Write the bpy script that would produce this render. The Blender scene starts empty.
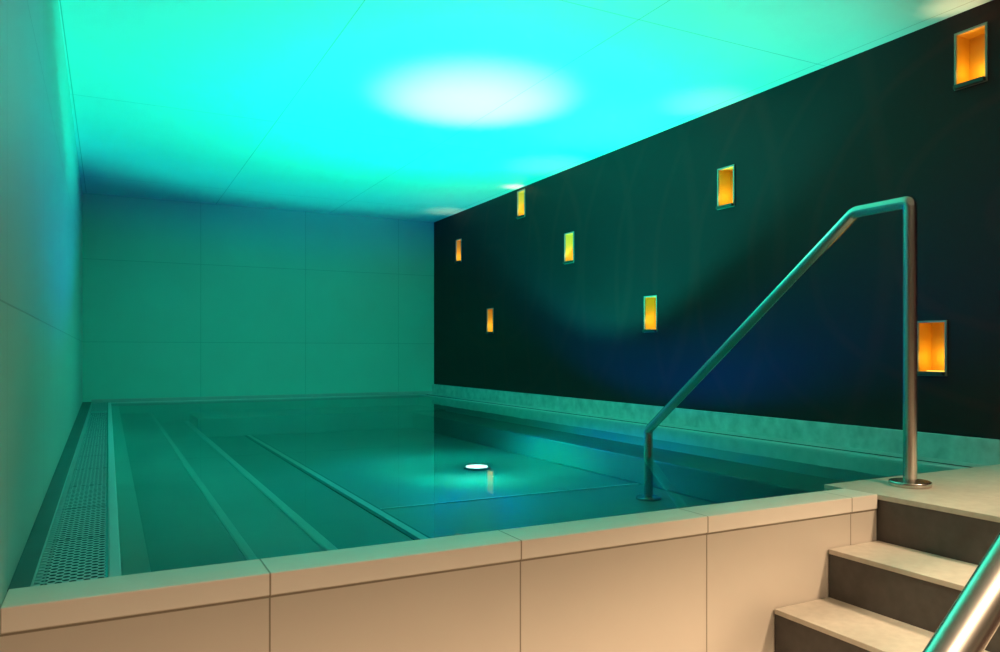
import bpy, bmesh, math
from mathutils import Vector
scene = bpy.context.scene
scene.view_settings.view_transform = 'Standard'
scene.view_settings.look = 'None'

H = 1.59; DK = 1.05; CE = H + 1.72
XR = 3.845; YB = 9.365; YF = 1.906; YC = 2.053; YD = 2.15
XL0, XL1 = -0.203, -0.245
WL = DK - 0.015; PF = DK - 0.34
YREAR = -2.6; XFL = -1.5

# ---------------------------------------------------------------- materials
def mat(name, col, rough=0.5, metal=0.0, spec=0.5):
    m = bpy.data.materials.new(name); m.use_nodes = True
    b = m.node_tree.nodes['Principled BSDF']
    b.inputs['Base Color'].default_value = (*col, 1)
    b.inputs['Roughness'].default_value = rough
    b.inputs['Metallic'].default_value = metal
    b.inputs['Specular IOR Level'].default_value = spec
    return m

def add_noise(m, c1, c2, scale=3, detail=6, bump=0.0, stretch=(1, 1, 1), rough=None):
    nt = m.node_tree; b = nt.nodes['Principled BSDF']
    tc = nt.nodes.new('ShaderNodeTexCoord'); mp = nt.nodes.new('ShaderNodeMapping')
    mp.inputs['Scale'].default_value = stretch
    nz = nt.nodes.new('ShaderNodeTexNoise'); nz.inputs['Scale'].default_value = scale
    nz.inputs['Detail'].default_value = detail
    nt.links.new(tc.outputs['Object'], mp.inputs[0]); nt.links.new(mp.outputs[0], nz.inputs['Vector'])
    r = nt.nodes.new('ShaderNodeValToRGB')
    r.color_ramp.elements[0].color = (*c1, 1); r.color_ramp.elements[1].color = (*c2, 1)
    r.color_ramp.elements[0].position = 0.3; r.color_ramp.elements[1].position = 0.7
    nt.links.new(nz.outputs['Fac'], r.inputs[0]); nt.links.new(r.outputs[0], b.inputs['Base Color'])
    if rough:
        mr = nt.nodes.new('ShaderNodeMapRange'); mr.inputs[3].default_value = rough[0]; mr.inputs[4].default_value = rough[1]
        nt.links.new(nz.outputs['Fac'], mr.inputs[0]); nt.links.new(mr.outputs[0], b.inputs['Roughness'])
    if bump:
        bp = nt.nodes.new('ShaderNodeBump'); bp.inputs['Strength'].default_value = bump; bp.inputs['Distance'].default_value = 0.01
        nt.links.new(nz.outputs['Fac'], bp.inputs['Height']); nt.links.new(bp.outputs[0], b.inputs['Normal'])
    return r

def panel_mat(name, c, cj, axes, w, h, off, rough=0.6, joint=0.004, offset=0.0):
    """large-format tiles/boards: axes e.g. 'XZ'; brick texture with thin joints"""
    m = mat(name, c, rough); nt = m.node_tree; b = nt.nodes['Principled BSDF']
    tc = nt.nodes.new('ShaderNodeTexCoord'); sp = nt.nodes.new('ShaderNodeSeparateXYZ'); cb = nt.nodes.new('ShaderNodeCombineXYZ')
    nt.links.new(tc.outputs['Object'], sp.inputs[0])
    for i, a in enumerate(axes):
        ad = nt.nodes.new('ShaderNodeMath'); ad.operation = 'SUBTRACT'; ad.inputs[1].default_value = off[i]
        nt.links.new(sp.outputs[a], ad.inputs[0]); nt.links.new(ad.outputs[0], cb.inputs[i])
    br = nt.nodes.new('ShaderNodeTexBrick'); br.offset = offset; br.squash = 1.0
    br.inputs['Scale'].default_value = 1.0; br.inputs['Brick Width'].default_value = w; br.inputs['Row Height'].default_value = h
    br.inputs['Mortar Size'].default_value = joint; br.inputs['Mortar Smooth'].default_value = 0.2
    br.inputs['Color1'].default_value = (*c, 1); br.inputs['Color2'].default_value = (*[x * 0.97 for x in c], 1)
    br.inputs['Mortar'].default_value = (*cj, 1)
    nt.links.new(cb.outputs[0], br.inputs['Vector'])
    nz = nt.nodes.new('ShaderNodeTexNoise'); nz.inputs['Scale'].default_value = 2.0; nz.inputs['Detail'].default_value = 8
    nt.links.new(tc.outputs['Object'], nz.inputs['Vector'])
    mr = nt.nodes.new('ShaderNodeMapRange'); mr.inputs[3].default_value = 0.93; mr.inputs[4].default_value = 1.05
    nt.links.new(nz.outputs['Fac'], mr.inputs[0])
    mx = nt.nodes.new('ShaderNodeVectorMath'); mx.operation = 'SCALE'
    nt.links.new(br.outputs['Color'], mx.inputs[0]); nt.links.new(mr.outputs[0], mx.inputs['Scale'])
    nt.links.new(mx.outputs[0], b.inputs['Base Color'])
    bp = nt.nodes.new('ShaderNodeBump'); bp.invert = True; bp.inputs['Strength'].default_value = 0.3; bp.inputs['Distance'].default_value = 0.003
    nt.links.new(br.outputs['Fac'], bp.inputs['Height']); nt.links.new(bp.outputs[0], b.inputs['Normal'])
    return m

M_ceil = panel_mat('ceiling_board', (0.60, 0.80, 0.76), (0.30, 0.45, 0.42), 'XY', 1.325, 2.65, (-0.209, 0.516), 0.6, 0.003)
M_wallL = panel_mat('wall_tile_left', (0.42, 0.55, 0.49), (0.26, 0.34, 0.30), 'YZ', 1.2, 0.9, (0.85, -0.10), 0.45, 0.0025)
M_wallB = panel_mat('wall_tile_back', (0.26, 0.66, 0.56), (0.18, 0.48, 0.40), 'XZ', 1.2, 0.9, (-0.25, -0.10), 0.5, 0.003)
M_front = panel_mat('parapet_tile', (0.53, 0.465, 0.39), (0.22, 0.18, 0.13), 'XZ', 0.70, 1.2, (0.352, -0.21), 0.45, 0.0025)
M_cop = panel_mat('coping_stone', (0.77, 0.70, 0.61), (0.3, 0.24, 0.17), 'XY', 0.70, 2.0, (0.352, 0.9), 0.4, 0.0025)
M_plain = mat('side_plaster', (0.5, 0.46, 0.4), 0.6); add_noise(M_plain, (0.18, 0.16, 0.13), (0.21, 0.19, 0.16), 4, 6)
M_deck = mat('deck_tile', (0.5, 0.44, 0.36), 0.5); add_noise(M_deck, (0.50, 0.44, 0.36), (0.58, 0.515, 0.425), 30, 8)
M_riser = mat('riser_tile', (0.10, 0.085, 0.075), 0.5); add_noise(M_riser, (0.055, 0.048, 0.044), (0.08, 0.071, 0.065), 20, 8)
M_floor = panel_mat('floor_tile', (0.20, 0.17, 0.14), (0.1, 0.09, 0.07), 'XY', 0.6, 0.6, (0, 0), 0.4, 0.004)
M_steel = mat('brushed_steel', (0.60, 0.55, 0.49), 0.27, 1.0)
M_curb = mat('curb_steel', (0.5, 0.52, 0.5), 0.35, 0.2)
add_noise(M_curb, (0.30, 0.46, 0.43), (0.50, 0.67, 0.63), 14, 12, 0.05, (1, 1, 1), (0.3, 0.4))
M_trim = mat('trim_steel', (0.34, 0.37, 0.36), 0.4, 0.2); add_noise(M_trim, (0.32, 0.44, 0.41), (0.38, 0.50, 0.47), 3, 4)
M_trimdk = mat('skirting_dark', (0.07, 0.09, 0.085), 0.4, 0.2); add_noise(M_trimdk, (0.05, 0.07, 0.065), (0.08, 0.10, 0.09), 3, 4)
M_pool = mat('pool_steel', (0.32, 0.40, 0.40), 0.45, 0.3)
add_noise(M_pool, (0.14, 0.20, 0.19), (0.18, 0.255, 0.24), 1.0, 6)
M_bench = mat('pool_bench_steel', (0.3, 0.4, 0.4), 0.45, 0.3)
add_noise(M_bench, (0.22, 0.30, 0.285), (0.32, 0.41, 0.39), 1.0, 6)
M_pooledge = mat('pool_edge_steel', (0.44, 0.60, 0.57), 0.35, 0.2)
M_seam = mat('pool_seam', (0.03, 0.05, 0.05), 0.5, 0.3)
M_seam2 = mat('pool_weld', (0.42, 0.54, 0.51), 0.5, 0.3)
M_dark = mat('gutter_dark', (0.015, 0.018, 0.018), 0.7)

# dark painted feature wall with faint brushed arcs
M_wallR = mat('dark_brushed_wall', (0.03, 0.02, 0.018), 0.5)
nt = M_wallR.node_tree; b = nt.nodes['Principled BSDF']
tc = nt.nodes.new('ShaderNodeTexCoord')
def arcs(loc, sc, dist, lo):
    mp = nt.nodes.new('ShaderNodeMapping'); mp.inputs['Location'].default_value = loc; mp.inputs['Scale'].default_value = (0, 1, 1.3)
    wv = nt.nodes.new('ShaderNodeTexWave'); wv.wave_type = 'RINGS'; wv.rings_direction = 'X'
    wv.inputs['Scale'].default_value = sc; wv.inputs['Distortion'].default_value = dist; wv.inputs['Detail'].default_value = 2
    wv.inputs['Detail Scale'].default_value = 0.4
    nt.links.new(tc.outputs['Object'], mp.inputs[0]); nt.links.new(mp.outputs[0], wv.inputs['Vector'])
    mr = nt.nodes.new('ShaderNodeMapRange'); mr.inputs[1].default_value = lo; mr.inputs[2].default_value = 1.0
    nt.links.new(wv.outputs['Fac'], mr.inputs[0]); return mr.outputs[0]
mul = nt.nodes.new('ShaderNodeMath'); mul.operation = 'MAXIMUM'
nt.links.new(arcs((0, -7.6, -3.2), 0.42, 3.0, 0.93), mul.inputs[0]); nt.links.new(arcs((0, -1.9, -2.9), 0.6, 4.0, 0.93), mul.inputs[1])
nz = nt.nodes.new('ShaderNodeTexNoise'); nz.inputs['Scale'].default_value = 0.8; nz.inputs['Detail'].default_value = 3
nt.links.new(tc.outputs['Object'], nz.inputs['Vector'])
mm = nt.nodes.new('ShaderNodeMath'); mm.operation = 'MULTIPLY'; nt.links.new(mul.outputs[0], mm.inputs[0]); nt.links.new(nz.outputs['Fac'], mm.inputs[1])
r = nt.nodes.new('ShaderNodeValToRGB')
r.color_ramp.elements[0].color = (0.034, 0.0125, 0.0145, 1); r.color_ramp.elements[0].position = 0.0
r.color_ramp.elements[1].color = (0.060, 0.0150, 0.0160, 1); r.color_ramp.elements[1].position = 0.8
nt.links.new(mm.outputs[0], r.inputs[0]); nt.links.new(r.outputs[0], b.inputs['Base Color'])
b.inputs['Specular IOR Level'].default_value = 0.18

# perforated grate
M_grate = mat('perforated_steel', (0.55, 0.58, 0.56), 0.4, 0.4)
nt = M_grate.node_tree; b = nt.nodes['Principled BSDF']
tc = nt.nodes.new('ShaderNodeTexCoord')
def grid(off):
    v = nt.nodes.new('ShaderNodeVectorMath'); v.operation = 'ADD'; v.inputs[1].default_value = (off[0], off[1], 0)
    nt.links.new(tc.outputs['Object'], v.inputs[0])
    s = nt.nodes.new('ShaderNodeVectorMath'); s.operation = 'DIVIDE'; s.inputs[1].default_value = (0.03, 0.03, 1)
    nt.links.new(v.outputs[0], s.inputs[0])
    f = nt.nodes.new('ShaderNodeVectorMath'); f.operation = 'FRACTION'; nt.links.new(s.outputs[0], f.inputs[0])
    u = nt.nodes.new('ShaderNodeVectorMath'); u.operation = 'SUBTRACT'; u.inputs[1].default_value = (0.5, 0.5, 0)
    nt.links.new(f.outputs[0], u.inputs[0])
    m = nt.nodes.new('ShaderNodeVectorMath'); m.operation = 'MULTIPLY'; m.inputs[1].default_value = (1, 1, 0)
    nt.links.new(u.outputs[0], m.inputs[0])
    l = nt.nodes.new('ShaderNodeVectorMath'); l.operation = 'LENGTH'; nt.links.new(m.outputs[0], l.inputs[0])
    return l.outputs['Value']
mn = nt.nodes.new('ShaderNodeMath'); mn.operation = 'MINIMUM'
nt.links.new(grid((0.6, 0)), mn.inputs[0]); nt.links.new(grid((0.615, 0.015)), mn.inputs[1])
lt = nt.nodes.new('ShaderNodeMath'); lt.operation = 'LESS_THAN'; lt.inputs[1].default_value = 0.26
nt.links.new(mn.outputs[0], lt.inputs[0])
tr = nt.nodes.new('ShaderNodeBsdfTransparent'); ms = nt.nodes.new('ShaderNodeMixShader')
nt.links.new(lt.outputs[0], ms.inputs[0]); nt.links.new(b.outputs[0], ms.inputs[1]); nt.links.new(tr.outputs[0], ms.inputs[2])
nt.links.new(ms.outputs[0], nt.nodes['Material Output'].inputs[0])

# water : fresnel mix of tinted transparency and mirror reflection
M_water = bpy.data.materials.new('pool_water'); M_water.use_nodes = True
nt = M_water.node_tree; nt.nodes.remove(nt.nodes['Principled BSDF'])
tr = nt.nodes.new('ShaderNodeBsdfTransparent'); tr.inputs[0].default_value = (0.74, 0.92, 0.89, 1)
gl = nt.nodes.new('ShaderNodeBsdfGlossy'); gl.inputs['Roughness'].default_value = 0.02; gl.inputs['Color'].default_value = (0.75, 0.85, 0.83, 1)
fr = nt.nodes.new('ShaderNodeFresnel'); fr.inputs['IOR'].default_value = 1.30
fm = nt.nodes.new('ShaderNodeMapRange'); fm.inputs[1].default_value = 0.08; fm.inputs[2].default_value = 1.0
nt.links.new(fr.outputs[0], fm.inputs[0])
ms = nt.nodes.new('ShaderNodeMixShader')
tc = nt.nodes.new('ShaderNodeTexCoord'); nz = nt.nodes.new('ShaderNodeTexNoise'); nz.inputs['Scale'].default_value = 3.0; nz.inputs['Detail'].default_value = 2
bp = nt.nodes.new('ShaderNodeBump'); bp.inputs['Strength'].default_value = 0.04; bp.inputs['Distance'].default_value = 0.01
nt.links.new(tc.outputs['Object'], nz.inputs['Vector']); nt.links.new(nz.outputs['Fac'], bp.inputs['Height'])
nt.links.new(bp.outputs[0], gl.inputs['Normal'])
nt.links.new(fm.outputs[0], ms.inputs[0]); nt.links.new(tr.outputs[0], ms.inputs[1]); nt.links.new(gl.outputs[0], ms.inputs[2])
nt.links.new(ms.outputs[0], nt.nodes['Material Output'].inputs[0])

def emis(name, col, s):
    m = bpy.data.materials.new(name); m.use_nodes = True; nt = m.node_tree
    nt.nodes.remove(nt.nodes['Principled BSDF']); e = nt.nodes.new('ShaderNodeEmission')
    e.inputs[0].default_value = (*col, 1); e.inputs[1].default_value = s
    nt.links.new(e.outputs[0], nt.nodes['Material Output'].inputs[0]); return m
M_lamp = emis('lamp_lens', (0.6, 1.0, 0.9), 3.5)
M_amber = emis('amber_led', (1.0, 0.6, 0.08), 2)
M_warm = emis('warm_diffuser', (1.0, 0.75, 0.5), 3)
M_niche = mat('niche_ochre', (0.80, 0.44, 0.05), 0.5)
M_frame = mat('niche_frame_steel', (0.26, 0.28, 0.24), 0.4, 0.3)
M_tray = mat('niche_tray', (0.05, 0.05, 0.04), 0.4, 0.3)

# ---------------------------------------------------------------- mesh helpers
def obj_from_bm(name, bm, mats, parent=None, bevel=0):
    me = bpy.data.meshes.new(name); bmesh.ops.recalc_face_normals(bm, faces=bm.faces) ; bm.to_mesh(me); bm.free()
    o = bpy.data.objects.new(name, me); scene.collection.objects.link(o)
    for m in (mats if isinstance(mats, (list, tuple)) else [mats]): me.materials.append(m)
    if parent: o.parent = parent
    if bevel:
        bv = o.modifiers.new('bevel', 'BEVEL'); bv.width = bevel; bv.segments = 2; bv.limit_method = 'ANGLE'
    return o

def add_box(bm, x0, x1, y0, y1, z0, z1, mi=0):
    v = [bm.verts.new((x, y, z)) for x in (x0, x1) for y in (y0, y1) for z in (z0, z1)]
    for f in ((0, 1, 3, 2), (4, 6, 7, 5), (0, 4, 5, 1), (2, 3, 7, 6), (0, 2, 6, 4), (1, 5, 7, 3)):
        bm.faces.new([v[i] for i in f]).material_index = mi

def box(name, x0, x1, y0, y1, z0, z1, m, parent=None, bevel=0):
    bm = bmesh.new(); add_box(bm, x0, x1, y0, y1, z0, z1)
    return obj_from_bm(name, bm, m, parent, bevel)

def prism(name, pts, z0, z1, m, parent=None):
    bm = bmesh.new(); lo = [bm.verts.new((x, y, z0)) for x, y in pts]; hi = [bm.verts.new((x, y, z1)) for x, y in pts]
    bm.faces.new(lo); bm.faces.new(hi); n = len(pts)
    for i in range(n): bm.faces.new([lo[i], lo[(i + 1) % n], hi[(i + 1) % n], hi[i]])
    return obj_from_bm(name, bm, m, parent)

def empty(name, loc=(0, 0, 0)):
    e = bpy.data.objects.new(name, None); scene.collection.objects.link(e); e.location = loc; e.empty_display_size = 0.1
    return e

def cyl(name, x, y, z0, z1, r, m, parent=None, bevel=0, seg=48):
    bm = bmesh.new()
    bmesh.ops.create_cone(bm, cap_ends=True, segments=seg, radius1=r, radius2=r, depth=z1 - z0)
    bmesh.ops.translate(bm, verts=bm.verts, vec=(x, y, (z0 + z1) / 2))
    o = obj_from_bm(name, bm, m, parent, bevel)
    for p in o.data.polygons: p.use_smooth = len(p.vertices) == 4
    return o

def tube(name, pts, r, m, parent=None, fillet=0.03):
    """bent tube along pts with small rounded elbows"""
    P = [Vector(p) for p in pts]; path = [P[0]]
    for i in range(1, len(P) - 1):
        a = (P[i - 1] - P[i]).normalized(); c = (P[i + 1] - P[i]).normalized()
        s, e = P[i] + a * fillet, P[i] + c * fillet
        for k in range(7):
            t = k / 6; path.append(s * (1 - t) ** 2 + P[i] * 2 * t * (1 - t) + e * t * t)
    path.append(P[-1])
    cu = bpy.data.curves.new(name, 'CURVE'); cu.dimensions = '3D'; cu.bevel_depth = r; cu.bevel_resolution = 10; cu.use_fill_caps = True
    sp = cu.splines.new('POLY'); sp.points.add(len(path) - 1)
    for i, p in enumerate(path): sp.points[i].co = (*p, 1)
    tmp = bpy.data.objects.new(name + '_c', cu); scene.collection.objects.link(tmp)
    me = bpy.data.meshes.new_from_object(tmp.evaluated_get(bpy.context.evaluated_depsgraph_get()))
    bpy.data.objects.remove(tmp)
    o = bpy.data.objects.new(name, me); scene.collection.objects.link(o)
    me.materials.clear(); me.materials.append(m)
    for p in me.polygons: p.use_smooth = True
    if parent: o.parent = parent
    return o

# ---------------------------------------------------------------- room shell
box('floor', XFL - 0.1, XR + 0.3, YREAR - 0.1, YF, -0.1, 0, M_floor)
box('ceiling', XFL - 0.1, XR + 0.3, YREAR - 0.1, YB + 0.1, CE, CE + 0.1, M_ceil)
prism('wall_left', [(XL0, YF), (XL1, YB), (XFL, YB), (XFL, YF)], 0, CE, M_wallL)
box('wall_side', XFL - 0.1, XFL, YREAR, YF, 0, CE, M_plain)
box('wall_back', XFL, XR + 0.3, YB, YB + 0.1, 0, CE, M_wallB)
box('wall_rear', XFL, XR, YREAR - 0.1, YREAR, 0, CE, M_plain)

# right wall with real niche openings
NW, NH, ND = 0.164, 0.29, 0.11
niches = [(2.303, 1.478), (4.0, 1.151), (4.83, 0.303), (6.033, 0.975), (6.964, 1.548), (8.558, 1.245), (7.689, 0.351), (2.507, 0.02)]
iw, ih = NW / 2 - 0.008, NH / 2 - 0.008
ys = sorted({YREAR, YB} | {round(n[0] + s * iw, 5) for n in niches for s in (-1, 1)})
zs = sorted({0.0, CE} | {round(H + n[1] + s * ih, 5) for n in niches for s in (-1, 1)})
bm = bmesh.new(); vv = {}
def gv(x, i, j):
    k = (x, i, j)
    if k not in vv: vv[k] = bm.verts.new((x, ys[i], zs[j]))
    return vv[k]
for i in range(len(ys) - 1):
    for j in range(len(zs) - 1):
        cy, cz = (ys[i] + ys[i + 1]) / 2, (zs[j] + zs[j + 1]) / 2
        if any(abs(cy - n[0]) < iw and abs(cz - H - n[1]) < ih for n in niches): continue
        bm.faces.new([gv(XR, i, j), gv(XR, i + 1, j), gv(XR, i + 1, j + 1), gv(XR, i, j + 1)])
add_box(bm, XR + ND + 0.03, XR + 0.3, YREAR, YB, 0, CE)
obj_from_bm('wall_right', bm, M_wallR)

def light(name, kind, loc, power, col, parent=None, **kw):
    l = bpy.data.lights.new(name, kind); l.energy = power; l.color = col
    for k, v in kw.items(): setattr(l, k, v)
    o = bpy.data.objects.new(name, l); scene.collection.objects.link(o); o.location = loc
    if parent: o.parent = parent
    return o

for (ny, nz_) in niches:
    e = empty('wall_niche_light', (XR, ny, H + nz_))
    bm = bmesh.new(); w, h, t, p = NW / 2, NH / 2, 0.010, 0.008
    add_box(bm, -p, 0.004, -w, -w + t, -h, h); add_box(bm, -p, 0.004, w - t, w, -h, h)
    add_box(bm, -p, 0.004, -w + t, w - t, h - t, h); add_box(bm, -p, 0.004, -w + t, w - t, -h, -h + t)
    obj_from_bm('frame', bm, M_frame, e)
    bm = bmesh.new(); a, c, d = w - 0.008, h - 0.008, ND
    V = lambda x, y, z: bm.verts.new((x, y, z))
    for q in ([(d, -a, -c), (d, a, -c), (d, a, c), (d, -a, c)], [(0, -a, -c), (d, -a, -c), (d, -a, c), (0, -a, c)],
              [(0, a, -c), (d, a, -c), (d, a, c), (0, a, c)], [(0, -a, c), (d, -a, c), (d, a, c), (0, a, c)], [(0, -a, -c), (d, -a, -c), (d, a, -c), (0, a, -c)]):
        bm.faces.new([V(*x) for x in q])
    obj_from_bm('recess', bm, M_niche, e)
    bm = bmesh.new(); add_box(bm, -0.028, 0.05, -a - 0.002, a + 0.002, -h + 0.002, -h + 0.022)
    obj_from_bm('lamp_tray', bm, M_tray, e, 0.002)
    bm = bmesh.new(); add_box(bm, 0.045, 0.06, -a * 0.8, a * 0.8, -h + 0.022, -h + 0.027)
    obj_from_bm('led_strip', bm, M_amber, e)
    light('niche_lamp', 'POINT', (0.05, 0, -0.05), 0.30, (1.0, 0.64, 0.10), e, shadow_soft_size=0.02)
    light('niche_uplight', 'SPOT', (-0.022, 0, -h + 0.04), 4.5, (1.0, 0.62, 0.35), e, shadow_soft_size=0.01, spot_size=math.radians(60), spot_blend=1.0).rotation_euler = (math.pi, math.radians(-12), 0)

# ---------------------------------------------------------------- pool front parapet, coping, deck and stairs
XD = 2.597
box('wall_front', XL0, XD, YF + 0.006, YC - 0.004, 0, DK - 0.055, M_front)
box('pool_coping', XL0 + 0.001, XD - 0.001, YF, YC, DK - 0.055, DK, M_cop, None, 0.003)

deck = empty('pool_deck')
box('base', XD + 0.004, XR - 0.004, 0.62, YD - 0.01, 0, DK - 0.02, M_riser, deck)
box('paving', XD, XR - 0.004, 0.60, YD, DK - 0.02, DK, M_deck, deck, 0.002)
st = empty('staircase')
for n in range(1, 6):
    z = DK - 0.175 * n; x0 = XD - 0.272 * n
    x1 = XD if n == 1 else x0 + 0.272 + 0.004
    box('step_%d' % n, x0 + 0.004, x1, 0.62, YF, 0, z - 0.018, M_riser, st)
    box('tread_%d' % n, x0, x1, 0.60, YF, z - 0.018, z, M_deck, st, 0.002)

# ---------------------------------------------------------------- pool basin
XRG = 3.56; YBG = 9.2
basin = empty('swimming_pool_basin')
box('pool_floor', XL1, XR - 0.004, YC, YB - 0.004, PF - 0.1, PF, M_pool, basin)
box('side_left', 0.0, 0.03, YC, YBG + 0.02, PF, DK - 0.006, M_pooledge, basin, 0.004)
box('lip_left', 0.03, 0.10, YC, YBG, PF, WL - 0.02, M_pooledge, basin)
box('bench_left', 0.10, 0.40, YC, YBG, PF, DK - 0.13, M_bench, basin, 0.01)
box('bench_riser', 0.40, 0.44, YC, YBG, PF, DK - 0.135, M_seam2, basin, 0.01)
box('step_left', 0.44, 0.76, YC, YBG, PF, DK - 0.24, M_bench, basin, 0.01)
box('step_nosing', 0.76, 0.81, YC, YBG, PF, DK - 0.235, M_pooledge, basin, 0.01)
box('side_back', 0.0, XRG, YBG, YBG + 0.03, PF, DK - 0.006, M_pooledge, basin, 0.004)
box('bench_back', 0.81, XRG, 8.3, YBG, PF, DK - 0.14, M_bench, basin, 0.01)
box('side_right', XRG, XRG + 0.03, YD, YBG + 0.02, PF, DK - 0.006, M_pooledge, basin, 0.004)
box('bench_right', XRG - 0.42, XRG, YD, 8.3, PF, DK - 0.16, M_pool, basin, 0.01)
box('side_front', 0.0, XRG, YC - 0.002, YC + 0.02, PF, WL - 0.04, M_pool, basin)
bm = bmesh.new()
add_box(bm, 1.27, 1.295, YC, 8.3, PF, PF + 0.006); add_box(bm, 1.335, 1.35, YC, 8.3, PF, PF + 0.006)
obj_from_bm('floor_channel_edges', bm, M_seam, basin)
bm = bmesh.new(); add_box(bm, 1.295, 1.335, YC, 8.3, PF, PF + 0.008)
for y in (4.07,): add_box(bm, 1.35, XRG - 0.42, y, y + 0.02, PF, PF + 0.005)
obj_from_bm('floor_welds', bm, M_seam2, basin)

bm = bmesh.new()
v = [bm.verts.new(p) for p in ((0.03, YC, WL), (XRG, YC, WL), (XRG, YBG, WL), (0.03, YBG, WL))]; bm.faces.new(v)
obj_from_bm('pool_water', bm, M_water)

# gutters
g = empty('overflow_grate')
gx1 = -0.006
box('channel', -0.16, 0.0, YC, YBG + 0.13, DK - 0.14, DK - 0.12, M_dark, g)
y = YC + 0.003; k = 0
while y < YB - 0.03:
    y1 = min(y + 0.5, YB - 0.035)
    bm = bmesh.new()
    vs = [bm.verts.new(p) for p in ((-0.155, y, DK - 0.008), (gx1, y, DK - 0.008), (gx1, y1 - 0.006, DK - 0.008), (-0.155, y1 - 0.006, DK - 0.008))]
    bm.faces.new(vs); obj_from_bm('panel_%d' % k, bm, M_grate, g)
    k += 1; y = y + 0.5
box('frame_inner', -0.006, 0.0, YC, YB - 0.035, DK - 0.06, DK - 0.004, M_steel, g)
box('frame_outer', -0.16, -0.155, YC, YB - 0.035, DK - 0.06, DK - 0.003, M_trim, g)
prism('trim_left', [(XL0 - 0.0005, YC), (-0.16, YC), (-0.16, YB), (XL1, YB)], DK - 0.1, DK - 0.002, M_trimdk)
box('trim_back', -0.16, XR - 0.03, YB - 0.03, YB, DK - 0.1, DK + 0.025, M_trim)
box('trim_right', XR - 0.03, XR - 0.001, YD, YB, DK - 0.1, DK + 0.115, M_curb, None, 0.003)
box('trim_deck', XR - 0.03, XR - 0.001, 0.6, YD, DK, DK + 0.115, M_curb, None, 0.003)
gr = empty('overflow_gutter')
box('ledge_right', XRG + 0.03, XR - 0.03, YD, YBG + 0.03, DK - 0.04, DK - 0.012, M_trim, gr)
box('ledge_back', 0.0, XR - 0.03, YBG + 0.03, YB - 0.03, DK - 0.04, DK - 0.012, M_trim, gr)
box('slot_right', XRG + 0.10, XRG + 0.12, YD, YBG, DK - 0.012, DK - 0.0105, M_dark, gr)

# ---------------------------------------------------------------- handrails
TR = 0.026
hr = empty('handrail')
HX, HY = 2.873, 1.965
tube('tube', [(HX, HY, DK), (HX, HY, H + 0.605), (HX, 2.22, H + 0.605), (HX, 3.634, H - 0.466), (HX, 3.634, PF)], TR, M_steel, hr, 0.022)
cyl('flange', HX, HY, DK, DK + 0.022, 0.078, M_steel, hr, 0.005)
cyl('flange_pool', HX, 3.634, PF, PF + 0.015, 0.075, M_steel, hr, 0.004)
h2 = empty('handrail')
RY = 0.578; zr = lambda x: H - 0.327 + 0.80 * (x - 0.981)
tube('tube', [(0.45, RY, zr(0.72)), (0.72, RY, zr(0.72)), (1.85, RY, zr(1.85)), (2.55, RY, zr(1.85))], TR, M_steel, h2, 0.04)
tube('post_low', [(0.55, RY, 0), (0.55, RY, zr(0.72))], 0.02, M_steel, h2)
tube('post_high', [(2.45, RY, 0), (2.45, RY, zr(1.85))], 0.02, M_steel, h2)
cyl('flange_low', 0.55, RY, 0, 0.012, 0.05, M_steel, h2)
cyl('flange_high', 2.45, RY - 0.03, 0, 0.012, 0.04, M_steel, h2)

# ---------------------------------------------------------------- underwater lamp
LX, LY = 2.475, 5.18
ul = empty('underwater_lamp', (LX, LY, PF))
cyl('housing', 0, 0, 0, 0.014, 0.100, M_pool, ul, 0.004)
cyl('lens', 0, 0, 0.014, 0.018, 0.082, M_lamp, ul)
sp = light('beam', 'SPOT', (0, 0, 0.04), 860, (0.002, 1.0, 0.73), ul, shadow_soft_size=0.05, spot_size=math.radians(114), spot_blend=0.24)
sp.rotation_euler = (math.radians(180 - 4), 0, 0)
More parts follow.
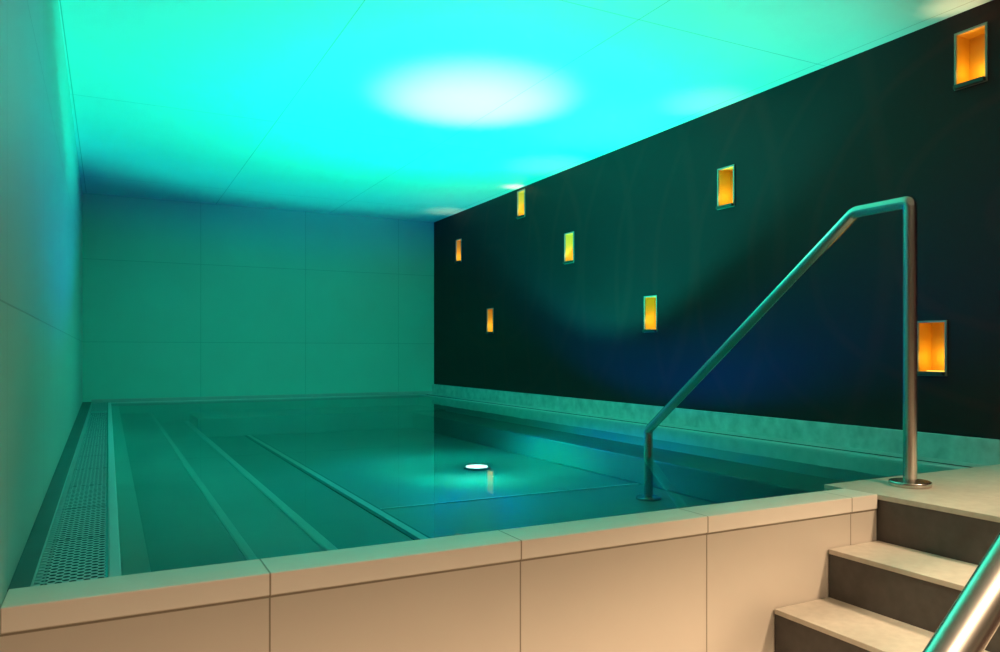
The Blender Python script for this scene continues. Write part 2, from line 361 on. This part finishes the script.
# outer fringe of the beam is blue (chromatic edge of the lens): ring-shaped distribution by emission angle
sb = light('beam_edge', 'SPOT', (0, 0, 0.04), 270, (1, 1, 1), ul, shadow_soft_size=0.05, spot_size=math.radians(150), spot_blend=0.1)
sb.rotation_euler = (math.radians(180 + 7), 0, 0)
L = sb.data; L.use_nodes = True; nt = L.node_tree; em = nt.nodes['Emission']
tc = nt.nodes.new('ShaderNodeTexCoord'); sx = nt.nodes.new('ShaderNodeSeparateXYZ'); ab = nt.nodes.new('ShaderNodeMath'); ab.operation = 'ABSOLUTE'
rp = nt.nodes.new('ShaderNodeValToRGB'); cr = rp.color_ramp; cr.interpolation = 'EASE'
cr.elements[0].position = 0.27; cr.elements[0].color = (0, 0, 0, 1)
cr.elements[1].position = 0.45; cr.elements[1].color = (0.0, 0.10, 1.0, 1)
e3 = cr.elements.new(0.52); e3.color = (0.0, 0.15, 1.0, 1)
e4 = cr.elements.new(0.66); e4.color = (0, 0, 0, 1)
nt.links.new(tc.outputs['Normal'], sx.inputs[0]); nt.links.new(sx.outputs['Z'], ab.inputs[0]); nt.links.new(ab.outputs[0], rp.inputs[0])
nt.links.new(rp.outputs[0], em.inputs['Color'])
sc = light('beam_core', 'SPOT', (0, 0, 0.04), 800, (0.6, 1.0, 0.9), ul, shadow_soft_size=0.1, spot_size=math.radians(34), spot_blend=1.0)
d = Vector((2.21, 4.65, CE)) - Vector((LX, LY, PF)); sc.rotation_euler = d.to_track_quat('-Z', 'Y').to_euler()

# ---------------------------------------------------------------- warm downlights of the front room
for (x, y) in ((0.2, -0.7), (1.7, -0.7), (3.0, -0.4)):
    e = empty('ceiling_lamp', (x, y, CE))
    cyl('housing', 0, 0, -0.03, 0, 0.1, M_steel, e, 0.004)
    cyl('diffuser', 0, 0, -0.035, -0.03, 0.08, M_warm, e)
    light('glow', 'SPOT', (0, 0, -0.06), 660, (1.0, 0.72, 0.47), e, spot_size=math.radians(108), spot_blend=0.35, shadow_soft_size=0.12)

w = bpy.data.worlds.new('world'); scene.world = w; w.use_nodes = True
w.node_tree.nodes['Background'].inputs[0].default_value = (0.02, 0.02, 0.02, 1)

# ---------------------------------------------------------------- camera
cd = bpy.data.cameras.new('camera'); cam = bpy.data.objects.new('camera', cd); scene.collection.objects.link(cam)
cd.sensor_width = 36; cd.lens = 27.36; cd.shift_y = 0.026; cd.clip_start = 0.02
cam.location = (0, 0, H); cam.rotation_euler = (math.radians(90), 0, -math.atan(392 / 760))
scene.camera = cam
